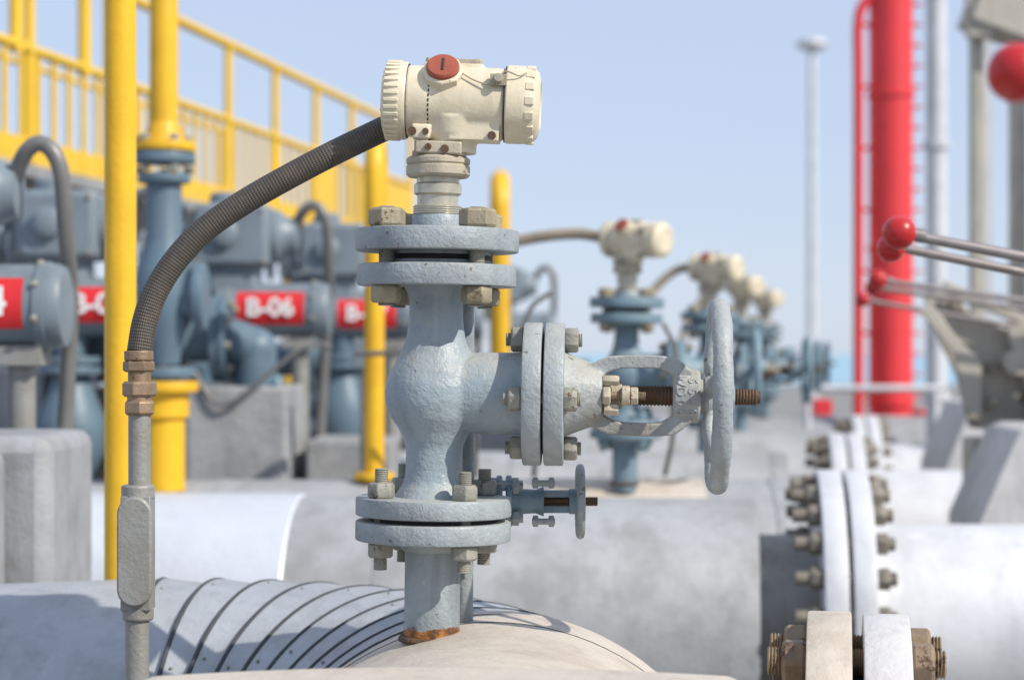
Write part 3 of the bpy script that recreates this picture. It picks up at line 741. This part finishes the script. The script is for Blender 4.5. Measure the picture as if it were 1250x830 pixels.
br_ = empty('lever_bracket_stand', (0,6.25,H)); br_.scale = (1.36,1.36,1.36)
def plate(pts, y, t):
    m = len(pts); vs = [Vector((x,y,z)) for x,z in pts]+[Vector((x,y+t,z)) for x,z in pts]
    return vs, [tuple(range(m)), tuple(reversed(range(m,2*m)))]+[(i,(i+1)%m,(i+1)%m+m,i+m) for i in range(m)]
mk('side_plates', [plate([(.955,.13),(.985,.145),(1.03,.09),(1.10,.06),(1.30,.06),(1.30,-.20),(1.06,-.17),(1.03,-.05),(.99,.03)], yy, .012) for yy in (0,.15)]
     +[plate([(.90,.10),(.93,.11),(.99,.03),(1.04,-.02),(1.04,-.14),(1.0,-.12),(.98,.0)], yy, .012) for yy in (-.06,)], 'beigef', br_, bev=.003)
mk('tie_bolts', [g_cyl((x,-.04,z), (x,.19,z), .012) for x,z in ((.99,.11),(1.07,-.03),(1.07,-.11),(1.15,.02),(1.15,-.10))], 'nutg', br_)
mk('arm_links', [g_box((1.08,-.03,.10), (.26,.02,.024), Matrix.Rotation(math.radians(24),3,'Y')), g_box((1.16,-.05,-.05), (.05,.03,.24), Matrix.Rotation(math.radians(-20),3,'Y')), g_cyl((1.12,-.07,-.02), (1.12,.0,-.02), .03)], 'beigef', br_, bev=.004)
mk('stand_post', [g_box((1.12,.08,-.72), (.16,.12,1.06))], 'beigef', br_, bev=.006)

def slab(pts, y, t):
    p = empty('pipe_support_wedge', (0,0,H)); mk('slab', plate(pts, y, t), 'concw', p, bev=.006)
slab([(1.68,-.42),(1.775,-.19),(1.86,-.18),(1.90,-.27),(1.90,-1.0),(1.60,-1.0)], 7.9, .5)
slab([(1.31,-.475),(1.425,-.215),(1.46,-.20),(1.80,-.20),(1.80,-1.0),(1.31,-1.0)], 5.75, .4)

hr = empty('horizontal_guard_rail', (0,0,H))
mk('rail', [g_cyl((1.5,10.4,-.175), (2.2,10.4,-.175), .018)]+[g_cyl((x,10.4,-1.7), (x,10.4,-.175), .018) for x in (1.5,2.15)], 'white', hr)

lamp = empty('lamp_post', (0,0,0))
X0 = 5.86
mk('pole', g_cyl((X0,40,0), (X0,40,H+6.0), .11, .075), 'white', lamp)
mk('lantern', [g_lathe([(.1,0),(.22,.06),(.30,.12),(.28,.2),(.1,.26)], (X0,40,H+5.9), Z, 24), g_box((X0-.12,40,H+5.98), (.35,.12,.06)), g_box((X0+.12,40,H+5.98), (.35,.12,.06))], 'white', lamp)

# ------------------------------------------------------------------ ground, sea
mk('ground', ([Vector((-400,-60,0)), Vector((400,-60,0)), Vector((400,115,0)), Vector((-400,115,0))], [(0,1,2,3)]), 'ground')
mk('sea', ([Vector((-30000,100,-.6)), Vector((30000,100,-.6)), Vector((30000,40000,-.6)), Vector((-30000,40000,-.6))], [(0,1,2,3)]), 'sea')

# ------------------------------------------------------------------ light, sky, camera
EL, AZ = math.radians(40), math.radians(124)
w = bpy.data.worlds.new('World'); sc.world = w; w.use_nodes = True
nt = w.node_tree; bg = nt.nodes['Background']
sky = nt.nodes.new('ShaderNodeTexSky'); sky.sky_type = 'NISHITA'; sky.sun_disc = False
sky.sun_elevation = EL; sky.sun_rotation = AZ; sky.air_density = 1.0; sky.dust_density = .3; sky.ozone_density = 3.0
hz = mixc(nt, .72, sky.outputs[0], (5.3, 6.1, 7.9))     # thin white sea haze over the clear sky
nt.links.new(hz, bg.inputs[0]); bg.inputs[1].default_value = .12
sd = bpy.data.lights.new('sun', 'SUN'); sd.energy = 4.5; sd.angle = math.radians(.6); sd.color = (1,.94,.84)
so = bpy.data.objects.new('sun', sd); col.objects.link(so)
s = Vector((math.sin(AZ)*math.cos(EL), math.cos(AZ)*math.cos(EL), math.sin(EL)))
so.rotation_euler = s.to_track_quat('Z', 'Y').to_euler()
so.location = (4,-4,8)

cam = bpy.data.cameras.new('camera'); co = bpy.data.objects.new('camera', cam); col.objects.link(co)
co.location = (0,0,H); co.rotation_euler = (math.radians(90),0,0)
cam.sensor_width = 36; cam.lens = 72; cam.shift_y = 17/1250; cam.clip_end = 60000; cam.clip_start = .05
cam.dof.use_dof = True; cam.dof.focus_distance = 2.46; cam.dof.aperture_fstop = 4.2; cam.dof.aperture_blades = 9
sc.camera = co
